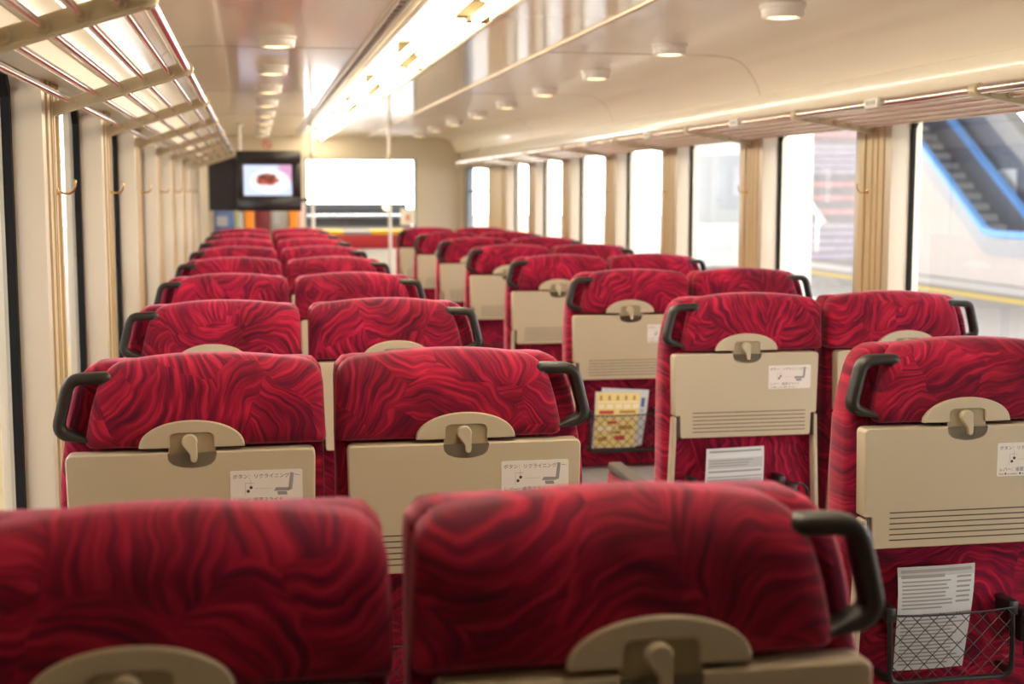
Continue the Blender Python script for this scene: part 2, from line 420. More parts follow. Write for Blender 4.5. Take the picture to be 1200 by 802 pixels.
    for i in range(n):
        t = (hp[(i+1) % n]-hp[i-1]).normalized(); nx = Vector((-t.y, t.x)); p = hp[i]
        thin = .0118 if abs(p.x) > .212 or p.y > 1.185 else .005
        ring = []
        for k in range(12):
            a = 2*PI*k/12; c, d = math.cos(a), math.sin(a); e = .55
            c, d = math.copysign(abs(c)**e, c), math.copysign(abs(d)**e, d)
            ring.append(bm.verts.new((p.x+nx.x*thin*c, .027+.0185*d, p.y+nx.y*thin*c)))
        rings.append(ring)
    for i in range(n):
        A, B = rings[i], rings[(i+1) % n]
        for k in range(12): bm.faces.new((A[k], A[(k+1) % 12], B[(k+1) % 12], B[k]))
    finish(bm, 'grab_handle', 'dark', root, angle=60)
    # net pocket
    bm = bmesh.new()
    fr = [(-.168, -.020, .664), (-.168, -.026, .56), (-.168, -.026, .527), (-.162, -.026, .513), (-.148, -.026, .507), (.095, -.026, .507), (.109, -.026, .513), (.115, -.026, .527), (.115, -.026, .56), (.115, -.020, .664)]
    tube(bm, fr, .0062, 8)
    for x in (-.168, .115):
        box(bm, x-.011, x+.011, -.027, .034, .640, .672, bev=.003)
        box(bm, x-.007, x+.007, -.022, .034, .507, .521, bev=.002)
    pk = finish(bm, 'pocket_frame', 'black', root)
    bm = bmesh.new(); x0, x1, z0, z1 = -.166, .113, .509, .655; d = .0375
    def dia(sgn):
        c = x0-(z1-z0)
        while c < x1+(z1-z0):
            pp = []
            for t0 in (0, z1-z0):
                x = c+t0 if sgn > 0 else c+(z1-z0)-t0
                pp.append((x, z0+t0))
            (xa, za), (xb, zb) = pp
            def clip(xa, za, xb, zb):
                t = [0., 1.]
                for lim, lo in ((x0, True), (x1, False)):
                    fa, fb = (xa-lim, xb-lim) if lo else (lim-xa, lim-xb)
                    if fa < 0 and fb < 0: return None
                    if fa < 0: t[0] = max(t[0], fa/(fa-fb))
                    if fb < 0: t[1] = min(t[1], fa/(fa-fb))
                if t[0] >= t[1]: return None
                return [(xa+(xb-xa)*q, za+(zb-za)*q) for q in t]
            r = clip(xa, za, xb, zb)
            if r: tube(bm, [(r[0][0], -.0262+.001*sgn, r[0][1]), (r[1][0], -.0262+.001*sgn, r[1][1])], .0011, 4)
            c += d
    dia(1); dia(-1)
    tube(bm, [(-.168, -.026, .655), (-.10, -.027, .6515), (-.02, -.027, .651), (.05, -.027, .653), (.115, -.026, .658)], .0022, 6)
    finish(bm, 'net', 'black', pk)
    # folded cup holder beside the pocket
    bm = bmesh.new(); box(bm, .140, .172, -.018, .034, .575, .645, bev=.005)
    tube(bm, [(.146+.028*(1-math.cos(a*PI/10)), -.022, .612+.034*math.sin(a*PI/10)) for a in range(21)], .0045, 6, closed=False)
    box(bm, .148, .166, -.024, -.012, .545, .60, bev=.003)
    finish(bm, 'cup_holder', 'black', root)
    # cushion, base, armrest
    bm = bmesh.new(); box(bm, -.246, .246, .15, .60, .335, .455, bev=.03); finish(bm, 'seat_cushion', 'fabric', root)
    bm = bmesh.new(); box(bm, -.248, .248, .055, .52, .06, .428, bev=.012); box(bm, -.20, .20, .10, .46, 0, .06); finish(bm, 'seat_base', 'grey_base', root)
    bm = bmesh.new(); ao = round_poly([(.035, .36, .01), (.47, .36, .02), (.50, .60, .03), (.035, .615, .01)], 5)
    for p in ao: pass
    loft(bm, ao, [(.004, 0), (0, .004), (0, .040), (.004, .044)])
    for v in bm.verts: v.co = Vector((s*(.262+v.co.y), v.co.x, v.co.z))
    am = finish(bm, 'armrest', 'fabric', root)
    bm = bmesh.new(); box(bm, min(s*.259, s*.309), max(s*.259, s*.309), .036, .485, .604, .632, bev=.008); finish(bm, 'armrest_cap', 'grey_cap', am)
    return root
seat_plus, seat_minus = make_seat(1), make_seat(-1)
used = set()
ORD = ['nearest', 'second', 'third', 'fourth', 'fifth', 'sixth', 'seventh', 'eighth', 'ninth']
def place(s, x, row, label, group):
    src = seat_plus if s > 0 else seat_minus
    if s in used: o = copy_tree(src)
    else: o = src; used.add(s)
    o.location = (x, Y1+(row-1)*PITCH, 0)
    tag(o, label, 'seat', group)
    return o
for r in range(9):
    w = 'row closest to the camera' if r == 0 else ORD[r]+' row from the camera'
    place(-1, -.1245, r, 'red swirl patterned wall-side seat in the left block, '+w, 'seats of the left block')
    place(1, .4035, r, 'red swirl patterned aisle-side seat in the left block, '+w, 'seats of the left block')
RL = {1: 'grey newsletter in its net pocket', 2: 'white notice sheet in its net pocket', 3: 'yellow menu leaflet in its net pocket'}
for r in range(1, 9):
    place(-1, 1.478, r, 'red patterned aisle-side seat of the right block, '+(RL[r] if r in RL else ORD[r-1]+' row of that block'), 'seats of the right block')
    if r > 1: place(1, 2.006, r, 'red patterned window-side seat of the right block, '+(ORD[r-2]+' along the windows'), 'seats of the right block')

# ------------------------------------------------------------------ papers in the pockets
def sheet(name, x, row, pts, label, cat, mats, lines, bend=.006, y=-.012):
    """pts: four corners (x, z) TL TR BR BL in seat coordinates; lines: (u0, v0, u1, v1, material index)"""
    bm = bmesh.new(); tl, tr, br, bl = [Vector(p) for p in pts]; n = 8
    def P(u, v, dy=0):
        p = tl.lerp(tr, u).lerp(bl.lerp(br, u), v)
        return (p.x, y+dy-bend*math.sin(u*PI)*.4+bend*2.2*max(0, .45-v)**2*4, p.y)
    g = {}
    for side, dy in ((0, 0), (1, .0008)):
        for i in range(n+1):
            for j in range(n+1): g[side, i, j] = bm.verts.new(P(i/n, j/n, dy))
    for i in range(n):
        for j in range(n):
            for sd in (0, 1): bm.faces.new((g[sd, i, j], g[sd, i+1, j], g[sd, i+1, j+1], g[sd, i, j+1]))
    rim = [(i, 0) for i in range(n)]+[(n, j) for j in range(n)]+[(n-i, n) for i in range(n)]+[(0, n-j) for j in range(n)]
    for a, b in zip(rim, rim[1:]+rim[:1]): bm.faces.new((g[(0,)+a], g[(0,)+b], g[(1,)+b], g[(1,)+a]))
    for u0, v0, u1, v1, mi in lines:
        k = max(1, round((u1-u0)*8)); kv = max(1, round((v1-v0)*10))
        for i in range(k):
            for j in range(kv):
                ua, ub = u0+(u1-u0)*i/k, u0+(u1-u0)*(i+1)/k; va, vb = v0+(v1-v0)*j/kv, v0+(v1-v0)*(j+1)/kv
                bm.faces.new([bm.verts.new(P(*q, -.0006-.0002*(mi > 1))) for q in ((ua, va), (ub, va), (ub, vb), (ua, vb))]).material_index = mi
    o = finish(bm, name, mats, smooth=False, loc=(x, Y1+(row-1)*PITCH, 0))
    return tag(o, label, cat)
random.seed(3)
def textlines(u0, u1, v0, v1, n, mi, ragged=.25):
    out = []
    for k in range(n):
        v = v0+(v1-v0)*k/n; out.append((u0, v, u1-random.random()*ragged*(u1-u0), v+(v1-v0)/n*.42, mi))
    return out
ls = [(.04, .025, .96, .055, 2), (.04, .075, .60, .105, 2)]+textlines(.05, .72, .13, .42, 8, 2)+textlines(.76, .96, .10, .38, 6, 2, .1)+[(.0, .45, 1, .475, 2)]+textlines(.05, .95, .50, .97, 13, 2)
sheet('newsletter', 1.478, 1, [(-.142, .750), (.037, .752), (.008, .530), (-.152, .528)], 'grey printed newsletter in the net pocket of the nearest right seat', 'leaflet', ['paper', 'paper_grey', 'ink_soft'],
      [(.0, .0, 1, .09, 1)]+ls, bend=.008, y=-.010)
ls = [(.05, .03, .95, .055, 2), (.03, .13, .97, .26, 1), (.05, .285, .95, .31, 2), (.03, .36, .97, .375, 2), (.03, .39, .97, .56, 1), (.05, .59, .8, .61, 2), (.03, .66, .97, .80, 1)]+textlines(.06, .9, .15, .25, 3, 2)+textlines(.06, .9, .41, .55, 5, 2)+textlines(.06, .9, .68, .78, 3, 2)
sheet('notice_sheet', 1.478, 2, [(-.122, .760), (.064, .764), (.054, .525), (-.140, .520)], 'white and grey notice sheet in the net pocket of the second right seat', 'leaflet', ['paper', 'paper_grey', 'ink_soft'], ls)
ls = [(.03, .02, .97, .98, 1)]+[(.1+k*.18, .07, .15+k*.18, .15, 2) for k in range(5)]+[(.05, .17, .95, .19, 4)]+[(.07+k*.19, .22, .20+k*.19, .29, 4) for k in range(5)]+[(.1, .33, .42, .39, 3), (.55, .33, .9, .38, 2)]+[(.06, .44, .94, .455, 4), (.3, .52, .5, .57, 3), (.1, .62, .4, .68, 4), (.55, .60, .85, .67, 2), (.12, .80, .32, .87, 2), (.5, .78, .72, .86, 3), (.4, .70, .62, .74, 2)]
sheet('menu_leaflet', 1.478, 3, [(-.142, .748), (.052, .744), (.022, .518), (-.158, .519)], 'yellow illustrated menu leaflet in the net pocket of the third right seat', 'leaflet', ['paper', 'paper_yellow', 'tan_ink', 'red_ink', 'paper_cream'], ls, y=-.016)
sheet('white_leaflet', 1.478, 3, [(-.112, .762), (.085, .748), (.052, .522), (-.132, .522)], 'white leaflet tucked behind the yellow menu leaflet', 'leaflet', ['paper', 'paper_grey', 'blue_pic'], [(.86, .14, .93, .30, 2), (.86, .34, .93, .40, 1)], y=-.004)

# ------------------------------------------------------------------ car shell
WZ0, WZ1 = .62, 1.845
PIL = [4.985+PITCH*k for k in range(-5, 7)]           # pillar centres
def wall_side(name, xin, xg, sgn):
    """sgn = +1 for the right wall (outside is +x)"""
    bm = bmesh.new(); xo = xin+sgn*.13
    a, b = sorted((xin, xo))
    box(bm, a, b, ROOMY0, ROOMY1, -.02, WZ0)
    box(bm, a, b, ROOMY0, ROOMY1, WZ1, CZ+.12)
    return struct(finish(bm, name, 'wall', smooth=False))
wall_side('wall_left', XL, GL, -1); wall_side('wall_right', XR, GR, 1)
bm = bmesh.new(); box(bm, XL-.13, XR+.13, ROOMY0, ROOMY1+.1, -.08, 0); struct(finish(bm, 'floor', 'floor', smooth=False))
bm = bmesh.new(); box(bm, XL-.13, XR+.13, ROOMY0-.1, ROOMY0, -.02, CZ+.2); struct(finish(bm, 'wall_rear', 'wall', smooth=False))

# pillars with a tan channel down the middle; windows between them
hookproto = {}
tn = 0; wn = 0
def pillar(xin, sgn, yc, n):
    global tn
    tn += 1
    bm = bmesh.new(); a, b = sorted((xin, xin+sgn*.125))
    box(bm, a, b, yc-.155, yc+.155, WZ0, WZ1, bev=.004)
    p = struct(finish(bm, 'trim_%d' % tn, 'wall', angle=30))
    bm = bmesh.new()                                   # channel: two side fins and a recessed bed
    f = lambda d: xin-sgn*d
    for y0, y1, d in ((-.103, -.060, .006), (-.060, -.052, .010), (-.052, -.008, .003), (-.008, .004, .007), (.004, .052, .003), (.052, .060, .010), (.060, .103, .006)):
        lo, hi = sorted((f(d), f(-.004))); box(bm, lo, hi, yc+y0, yc+y1, WZ0, WZ1)
    finish(bm, 'pillar_channel', 'channel', p, smooth=False)
    return p
def window(xg, sgn, y0, y1, si, so_, t):
    """black rubber seal with the pane in it; y0..y1 is the clear gap between two pillars"""
    global wn
    wn += 1
    bm = bmesh.new(); a, b = sorted((xg-sgn*si, xg+sgn*so_))
    oy0, oy1 = y0, y1
    oo = round_poly([(oy0, WZ0, 0), (oy1, WZ0, 0), (oy1, WZ1, 0), (oy0, WZ1, 0)])
    io = resample(round_poly([(y0+t, WZ0+t, .05), (y1-t, WZ0+t, .05), (y1-t, WZ1-t, .05), (y0+t, WZ1-t, .05)], 6), 4*14)
    oo = [Vector(p) for p in oo]
    # bridge by projecting the inner outline on the outer rectangle
    cy, cz = (y0+y1)/2, (WZ0+WZ1)/2
    ring = []
    for p in io:
        dy, dz = p.x-cy, p.y-cz; k = min((y1-y0)/2/max(1e-6, abs(dy)), (WZ1-WZ0)/2/max(1e-6, abs(dz))); ring.append((cy+dy*k, cz+dz*k))
    V = {}
    for nm, pts in (('i', [(p.x, p.y) for p in io]), ('o', ring)):
        for x in (a, b): V[nm, x] = [bm.verts.new((x, q[0], q[1])) for q in pts]
    n = len(io)
    for i in range(n):
        j = (i+1) % n
        bm.faces.new((V['i', a][i], V['i', a][j], V['i', b][j], V['i', b][i])); bm.faces.new((V['o', a][i], V['o', b][i], V['o', b][j], V['o', a][j]))
        for x in (a, b): bm.faces.new((V['i', x][i], V['o', x][i], V['o', x][j], V['i', x][j]))
    w = struct(finish(bm, 'window_%d' % wn, 'rubber', angle=30))
    bm = bmesh.new(); box(bm, xg-.002, xg+.002, y0+t-.006, y1-t+.006, WZ0+t-.006, WZ1-t+.006)
    finish(bm, 'window_pane', 'glass', w, smooth=False)
    return w
def hook(xin, sgn, yc, z, label):
    bm = bmesh.new(); x = xin-sgn*.010
    lathe(bm, [(.0085, 0), (.0085, .003), (.005, .004)], 12, 'x', (0, 0, 0))
    if sgn > 0:
        for v in bm.verts: v.co.x = -v.co.x
    pts = [(0, 0, 0), (-sgn*.018, 0, -.004), (-sgn*.030, 0, -.004), (-sgn*.040, 0, .004), (-sgn*.044, 0, .016), (-sgn*.044, 0, .026)]
    tube(bm, pts, .0032, 8)
    lathe(bm, [(.001, -.005), (.0042, -.002), (.0042, .002), (.001, .005)], 8, 'z', (-sgn*.044, 0, .027))
    o = finish(bm, 'coat_hook', 'brass', loc=(x+sgn*.002, yc, z)); tag(o, label, 'hook', 'coat hooks on the window pillars'); return o
for side, xin, xg, sgn in (('left', XL, GL, -1), ('right', XR, GR, 1)):
    for i, yc in enumerate(PIL):
        if i >= (3 if side == 'left' else 2): pillar(xin, sgn, yc, i)
    for i in range(3 if side == 'left' else 2, len(PIL)-1): window(xg, sgn, PIL[i]+.155, PIL[i+1]-.155, *((.017, .004, .022) if side == 'left' else (.011, .005, .012)))
    # unseen wall behind first pillar, closed to dim near rows; plain wall past last
    bm = bmesh.new(); a, b = sorted((xin, xin+sgn*.13)); box(bm, a, b, ROOMY0, PIL[3 if side == 'left' else 2]-.155, WZ0, WZ1)
    if side == 'left': box(bm, a, b, PIL[-1]+.155, ROOMY1, WZ0, WZ1)
    tn += 1; struct(finish(bm, 'trim_%d' % tn, 'wall', smooth=False))
VIS = {'left': PIL[4:11], 'right': PIL[5:10]}
for side, xin, sgn in (('left', XL, -1), ('right', XR, 1)):
    for i, yc in enumerate(VIS[side]):
        d = 'nearest the camera' if i == 0 else ORD[i]+' from the camera'
        hook(xin, sgn, yc+(.0 if side == 'left' else .02), 1.548, 'small brass coat hook on a %s window pillar, %s' % (side, d))

# ceiling: cove, flat panel, air slot, lamp trough, glossy strip, flat panel, cove
def strip_mesh(prof, y0, y1, thick_up=.02):
    bm = bmesh.new(); A = [bm.verts.new((x, y0, z)) for x, z in prof]; B = [bm.verts.new((x, y1, z)) for x, z in prof]
    for i in range(len(prof)-1): bm.faces.new((A[i], B[i], B[i+1], A[i+1]))
    return bm
CY0, CY1 = ROOMY0, ROOMY1
cove = [(2.04, CZ), (2.10, CZ-.003), (2.16, CZ-.012), (2.20, CZ-.028), (2.232, CZ-.055), (2.262, CZ-.095), (2.285, CZ-.135), (2.30, CZ-.18)]
MID = .9265
def extr(name, prof, m, y0=CY0, y1=CY1, up=.03):
    """closed profile: the given line plus the same line lifted by up"""
    bm = bmesh.new(); n = len(prof)
    lo = prof; hi = [(x, z+up) for x, z in prof][::-1]; P = lo+hi
    A = [bm.verts.new((x, y0, z)) for x, z in P]; B = [bm.verts.new((x, y1, z)) for x, z in P]; k = len(P)
    for i in range(k): bm.faces.new((A[i], A[(i+1) % k], B[(i+1) % k], B[i]))
    bm.faces.new(A[::-1]); bm.faces.new(B)
    return finish(bm, name, m, angle=25)
TRX0, TRX1 = .575, .845
parts = [
    ('ceiling', [(1.285, CZ)]+cove, 'ceil'),
    ('ceiling.001', [(2*MID-x, z) for x, z in cove[::-1]]+[(.470, CZ)], 'ceil'),
    ('ceiling.002', [(.868, CZ), (1.272, CZ)], 'strip'),
]
for n, p, m in parts: struct(extr(n, p, m))
# light duct boxes above the racks
for x0, x1 in ((2.285, 2.36), (2*MID-2.36, 2*MID-2.285)):
    tn += 1; bm = bmesh.new(); box(bm, x0, x1, CY0, 13.9, 1.888, 1.986, bev=.012); struct(finish(bm, 'trim_%d' % tn, 'ceil', angle=35))
for x0, x1 in ((2.30, 2.36), (2*MID-2.36, 2*MID-2.30)):
    tn += 1; bm = bmesh.new(); box(bm, x0, x1, CY0, CY1, 1.82, 1.888); struct(finish(bm, 'trim_%d' % tn, 'wall', smooth=False))
# thin hanging rails along the lamp lip and the strip edge
def longbar(x0, x1, z0, z1, m, bev=.004, y0=CY0, y1=CY1):
    global tn
    tn += 1; bm = bmesh.new(); box(bm, x0, x1, y0, y1, z0, z1, bev=bev); return struct(finish(bm, 'trim_%d' % tn, m, angle=35))
longbar(.845, .872, CZ-.008, CZ+.13, 'rack_beige', .006)
longbar(1.268, 1.288, CZ-.010, CZ+.03, 'channel', .004)
# air slot between the flat panel and the lamps
global_y = [CY0, CY1]
longbar(.458, .476, CZ-.012, CZ+.03, 'alu')
longbar(.504, .516, CZ-.012, CZ+.03, 'alu')
longbar(.516, .548, CZ-.004, CZ+.03, 'rack_beige')
longbar(.548, .577, CZ-.003, CZ+.13, 'alu')
tn += 1
bm = bmesh.new(); box(bm, .476, .504, CY0, CY1, CZ+.014, CZ+.03); sl = struct(finish(bm, 'trim_%d' % tn, 'slot', smooth=False))
bm = bmesh.new(); y = 2.9
while y < 15.6:
    box(bm, .477, .503, y, y+.035, CZ-.004, CZ+.014); y += .105
finish(bm, 'slot_bridges', 'alu', sl, smooth=False)
# panel joints across the ceiling
for k in range(6):
    yj = 6.05-2.6*1+2.62*k-.0
    for seg in ([(1.29, CZ)]+cove, [(2*MID-x, z) for x, z in cove[::-1]]+[(.458, CZ)]):
        tn += 1; bm = bmesh.new()
        P = [(x, z-.0016) for x, z in seg]
        A = [bm.verts.new((x, yj-.003, z)) for x, z in P]; B = [bm.verts.new((x, yj+.003, z)) for x, z in P]
        A2 = [bm.verts.new((x, yj-.003, z+.004)) for x, z in P]; B2 = [bm.verts.new((x, yj+.003, z+.004)) for x, z in P]
        for i in range(len(P)-1):
            bm.faces.new((A[i], B[i], B[i+1], A[i+1])); bm.faces.new((A[i], A[i+1], A2[i+1], A2[i])); bm.faces.new((B[i], B2[i], B2[i+1], B[i+1]))
        struct(finish(bm, 'trim_%d' % tn, 'beige_recess', smooth=False))
# roof skin over everything so that no daylight leaks in
bm = bmesh.new(); box(bm, XL-.13, XR+.13, ROOMY0-.1, ROOMY1+.1, CZ+.15, CZ+.22); struct(finish(bm, 'roof', 'wall', smooth=False))

# fluorescent lamps in the trough: reflector tray, two tubes side by side and an end bracket
LY = [.985+1.935*k for k in range(8)]
for i, y0 in enumerate(LY):
    y1 = min(y0+1.935, CY1-.02)
    if y1-y0 < .6: continue
    o = empty('fluorescent_light', (0, y0, 0))
    n = {0: None}
    tag(o, 'bright twin tube light in the ceiling trough, %s' % ('nearest the camera' if i == 0 else ORD[i]+' from the camera'), 'light', 'tube lights along the ceiling trough')
    bm = bmesh.new(); L_ = y1-y0
    pr = [(TRX0+.002, CZ+.01), (TRX0+.03, CZ+.105), (TRX1-.03, CZ+.105), (TRX1-.002, CZ+.01)]
    A = [bm.verts.new((x, .002, z)) for x, z in pr]+[bm.verts.new((x, .002, z+.012)) for x, z in pr[::-1]]
    B = [bm.verts.new((v.co.x, L_-.002, v.co.z)) for v in A]
    for q in range(8): bm.faces.new((A[q], A[(q+1) % 8], B[(q+1) % 8], B[q]))
    bm.faces.new(A); bm.faces.new(B[::-1])
    finish(bm, 'reflector', 'trough', o, smooth=False)
    bm = bmesh.new(); box(bm, .60, .82, .3, .5, CZ+.115, CZ+.152); box(bm, .60, .82, L_-.5, L_-.3, CZ+.115, CZ+.152); finish(bm, 'mount', 'trough', o, smooth=False)
    for x in (.655, .765):
        bm = bmesh.new(); lathe(bm, [(.008, .06), (.016, .065), (.016, L_-.11), (.008, L_-.105)], 12, 'y', (x, 0, CZ-.026)); finish(bm, 'tube', 'tube', o)
    bm = bmesh.new()
    box(bm, .70, .786, L_-.09, L_-.02, CZ+.03, CZ+.10, bev=.006)
    box(bm, .70, .80, L_-.105, L_-.03, CZ-.018, CZ+.035, bev=.006); box(bm, .735, .815, L_-.10, L_-.035, CZ-.034, CZ-.01, bev=.006)
    finish(bm, 'end_bracket', 'socket', o)

# downlights
def downlight(x, y, label):
    o = empty('downlight', (x, y, CZ))
    bm = bmesh.new(); lathe(bm, [(.078, .001), (.078, -.010), (.072, -.016), (.070, -.040), (.066, -.045), (.058, -.044), (.054, -.036), (.054, .001)], 28); finish(bm, 'ring', 'white', o)
    bm = bmesh.new(); lathe(bm, [(.055, -.004), (.055, -.036), (.044, -.042), (.02, -.045), (.001, -.046)], 24); finish(bm, 'lens', 'lens', o)
    return tag(o, label, 'light', 'round ceiling downlights')
for i in range(8):
    downlight(.105, 5.65+PITCH*i*.985, 'round white ceiling downlight above the left seats, %s' % ('nearest the camera' if i == 0 else ORD[i]+' from the camera'))
for i in range(9):
    downlight(1.74, 4.40+PITCH*i*.955, 'round white ceiling downlight between tube lights and right windows, %s' % ('nearest the camera' if i == 0 else ORD[i]+' from the camera'))

# luggage racks
def rack(sgn, xf, xw, zf, zw, y1, label):
    o = empty('luggage_rack', (xw, 0, zw)); tag(o, label, 'luggage rack')
    y0 = 1.6
    loc = lambda x, y, z: (x-xw, y, z-zw)
    bm = bmesh.new(); tube(bm, [loc(xf, y0, zf), loc(xf, y1, zf)], .0135, 14); finish(bm, 'front_rail', 'chrome', o)
    for k in range(5):
        t = .13+.185*k; x = xf+(xw-xf)*t; z = zf+(zw-zf)*t
        bm = bmesh.new(); tube(bm, [loc(x, y0, z), loc(x, y1, z)], .0080, 12); finish(bm, 'rod', 'chrome', o)
    for yc in [p for p in PIL if y0 < p < y1-.3]+[y1-.1]:
        bm = bmesh.new()
        ux, uz = xf-xw, zf-zw; l = math.hypot(ux, uz); nx, nz = -uz/l, ux/l
        if nz < 0: nx, nz = -nx, -nz
        hw = .019; pts = []
        pts += [Vector((-ux*.03+nx*.013, -uz*.03+nz*.013)), Vector((-ux*.03-nx*.020, -uz*.03-nz*.020))]
        ang0 = math.atan2(-nz, -nx); sg = 1
        endc = Vector((ux, uz))
        for q in range(9):
            a = ang0+PI*q/8*(1 if (nx*uz-nz*ux) < 0 else -1)
            pts.append(endc+Vector((math.cos(a), math.sin(a)))*.0175)
        loft(bm, pts, [(.002, -.017), (0, -.015), (0, .015), (.002, .017)])
        for k in range(5):
            t = .13+.185*k
            lathe(bm, [(.0125, -.030), (.0125, .030)], 12, 'y', (ux*(1-t), 0, uz*(1-t)))
        lathe(bm, [(.019, -.020), (.019, .020)], 16, 'y', (ux, 0, uz))
        for v in bm.verts: v.co.y += yc
        finish(bm, 'bracket', 'rack_beige', o, angle=35)
    return o
rack(-1, -.163, XL+.012, 1.862, 1.760, 12.35, 'chrome rod luggage rack on the left wall above dim pillars')
rack(1, 2.035, XR-.012, 1.838, 1.790, 13.85, 'chrome rod luggage rack above the bright windows facing the escalator')
for i, yc in enumerate((4.29, 5.62, 6.95, 8.28)):
    bm = bmesh.new(); box(bm, -.011, .004, -.05, .05, -.016, .016, bev=.003)
    for k in range(4): box(bm, -.0118, -.010, -.034+k*.018, -.024+k*.018, -.007, .007, mi=1)
    o = finish(bm, 'seat_number_tag', ['white', 'ink_soft'], loc=(2.0195, yc, 1.840))
    tag(o, 'small white number tag on the right rack rail, '+('nearest the camera' if i == 0 else ORD[i]+' from the camera'), 'tag', 'number tags on the rack rail')

# ------------------------------------------------------------------ front end of the car
EY = ROOMY1
bm = bmesh.new()
box(bm, XL-.1, XR+.1, EY, EY+.08, 1.916, CZ+.15)
box(bm, XL-.1, .575, EY, EY+.08, -.02, 1.916)
box(bm, 1.845, XR+.1, EY, EY+.08, -.02, 1.916)
box(bm, .575, 1.845, EY, EY+.08, -.02, 1.13)
struct(finish(bm, 'wall_front', 'wall', smooth=False))
bm = bmesh.new()                                            # windscreen: thin frame and the pane
for b in ((.575, .60, 1.13, 1.916), (1.815, 1.845, 1.13, 1.916), (.60, 1.815, 1.13, 1.15), (.60, 1.815, 1.90, 1.916)): box(bm, b[0], b[1], EY+.01, EY+.06, b[2], b[3])
wn += 1; w = struct(finish(bm, 'window_%d' % wn, 'doorframe', smooth=False))
bm = bmesh.new(); box(bm, .598, 1.817, EY+.03, EY+.036, 1.148, 1.902); finish(bm, 'window_pane', 'glass', w, smooth=False)
# driver's console seen through the windscreen
o = empty('driver_console', (1.2, EY+.5, 0)); tag(o, 'dark low console with a pale ledge beyond the front window', 'console')
bm = bmesh.new(); box(bm, -.72, .60, -.30, .35, 0, 1.245, bev=.02); finish(bm, 'console_body', 'console', o)
bm = bmesh.new(); box(bm, -.70, .58, -.34, -.05, 1.247, 1.275, bev=.008); finish(bm, 'console_ledge', 'console_light', o)
bm = bmesh.new(); box(bm, -.72, .60, .10, .40, 1.275, 1.405, bev=.02); finish(bm, 'instrument_hood', 'console', o)
bm = bmesh.new(); lathe(bm, [(.035, -.01), (.05, .0), (.05, .02), (.03, .03)], 16, 'y', (.36, .08, 1.37)); finish(bm, 'round_lamp', 'lens', o)
# red bench in front of the window
o = empty('counter', (1.2, EY-.28, 0)); tag(o, 'red fronted counter with yellow pads below the front window', 'counter')
bm = bmesh.new(); box(bm, -.60, .56, -.10, .24, 0, .91, bev=.01); finish(bm, 'cabinet', 'white', o)
bm = bmesh.new(); box(bm, -.60, .56, -.13, .24, .912, 1.065, bev=.015); finish(bm, 'front_panel', 'red_panel', o)
bm = bmesh.new(); box(bm, -.60, -.22, -.12, .20, 1.067, 1.118, bev=.01); finish(bm, 'pad', 'yellow', o)
bm = bmesh.new(); box(bm, -.215, .085, -.12, .20, 1.067, 1.112, bev=.01); finish(bm, 'pad', 'grey_pic', o)['label'] = 'mauve grey pad'
bm = bmesh.new(); box(bm, .09, .56, -.12, .20, 1.067, 1.118, bev=.01); finish(bm, 'pad', 'yellow', o)
# white card with an emblem
bm = bmesh.new(); box(bm, -.085, .085, -.006, 0, 0, .185, mi=0)
flat(bm, [(.026*math.cos(q*PI/8), .092+.030*math.sin(q*PI/8)) for q in range(16)], -.0068, 1)
flat(bm, [(.013*math.cos(q*PI/8), .096+.014*math.sin(q*PI/8)) for q in range(16)], -.0074, 2)
flat(bm, [(-.040, .045), (.040, .045), (.040, .054), (-.040, .054)], -.0068, 1)
oc = finish(bm, 'emblem_card', ['white', 'red_ink', 'paper_yellow'], smooth=False, loc=(1.745, EY+.01, 1.165)); tag(oc, 'small white card with a red emblem at the front window corner', 'card')
# wall cards and orange posts under the television
for nm, x0, x1, m, z0, z1, lab, cat in (
    ('picture_card', -.44, -.215, 'blue_pic', 1.10, 1.40, 'blue picture card on the front wall below the television', 'poster'),
    ('green_card', -.205, -.115, 'green_pic', 1.08, 1.40, 'pale green card beside the blue picture below the television', 'poster'),
    ('orange_post', -.10, .0, 'orange', .6, 1.42, 'orange upright post beside the pale green card', 'post'),
    ('maroon_panel', .015, .185, 'maroon', .6, 1.42, 'dark maroon panel between the orange posts', 'panel'),
    ('grey_card', .195, .385, 'grey_pic', .9, 1.40, 'grey card between maroon panel and orange post', 'poster'),
    ('orange_post', .395, .49, 'orange', .6, 1.42, 'orange upright post nearest the front window', 'post'),
    ('pink_card', .50, .57, 'pink_pic', 1.0, 1.40, 'narrow pale pink strip between orange post and front window', 'poster')):
    bm = bmesh.new(); d = .05 if 'post' in nm else .012
    box(bm, x0, x1, EY-d, EY+.002, 0 if z0 == .6 else z0, z1, bev=.003)
    if nm == 'grey_card': box(bm, x0+.02, x0+.10, EY-d-.003, EY-d+.001, 1.18, 1.32, mi=1); box(bm, x0+.04, x0+.08, EY-d-.003, EY-d+.001, 1.32, 1.38, mi=1)
    if nm == 'picture_card': box(bm, x0+.03, x0+.15, EY-d-.003, EY-d+.001, 1.16, 1.27, mi=1)
    tag(finish(bm, nm, [m, 'paper_grey'], angle=30), lab, cat)
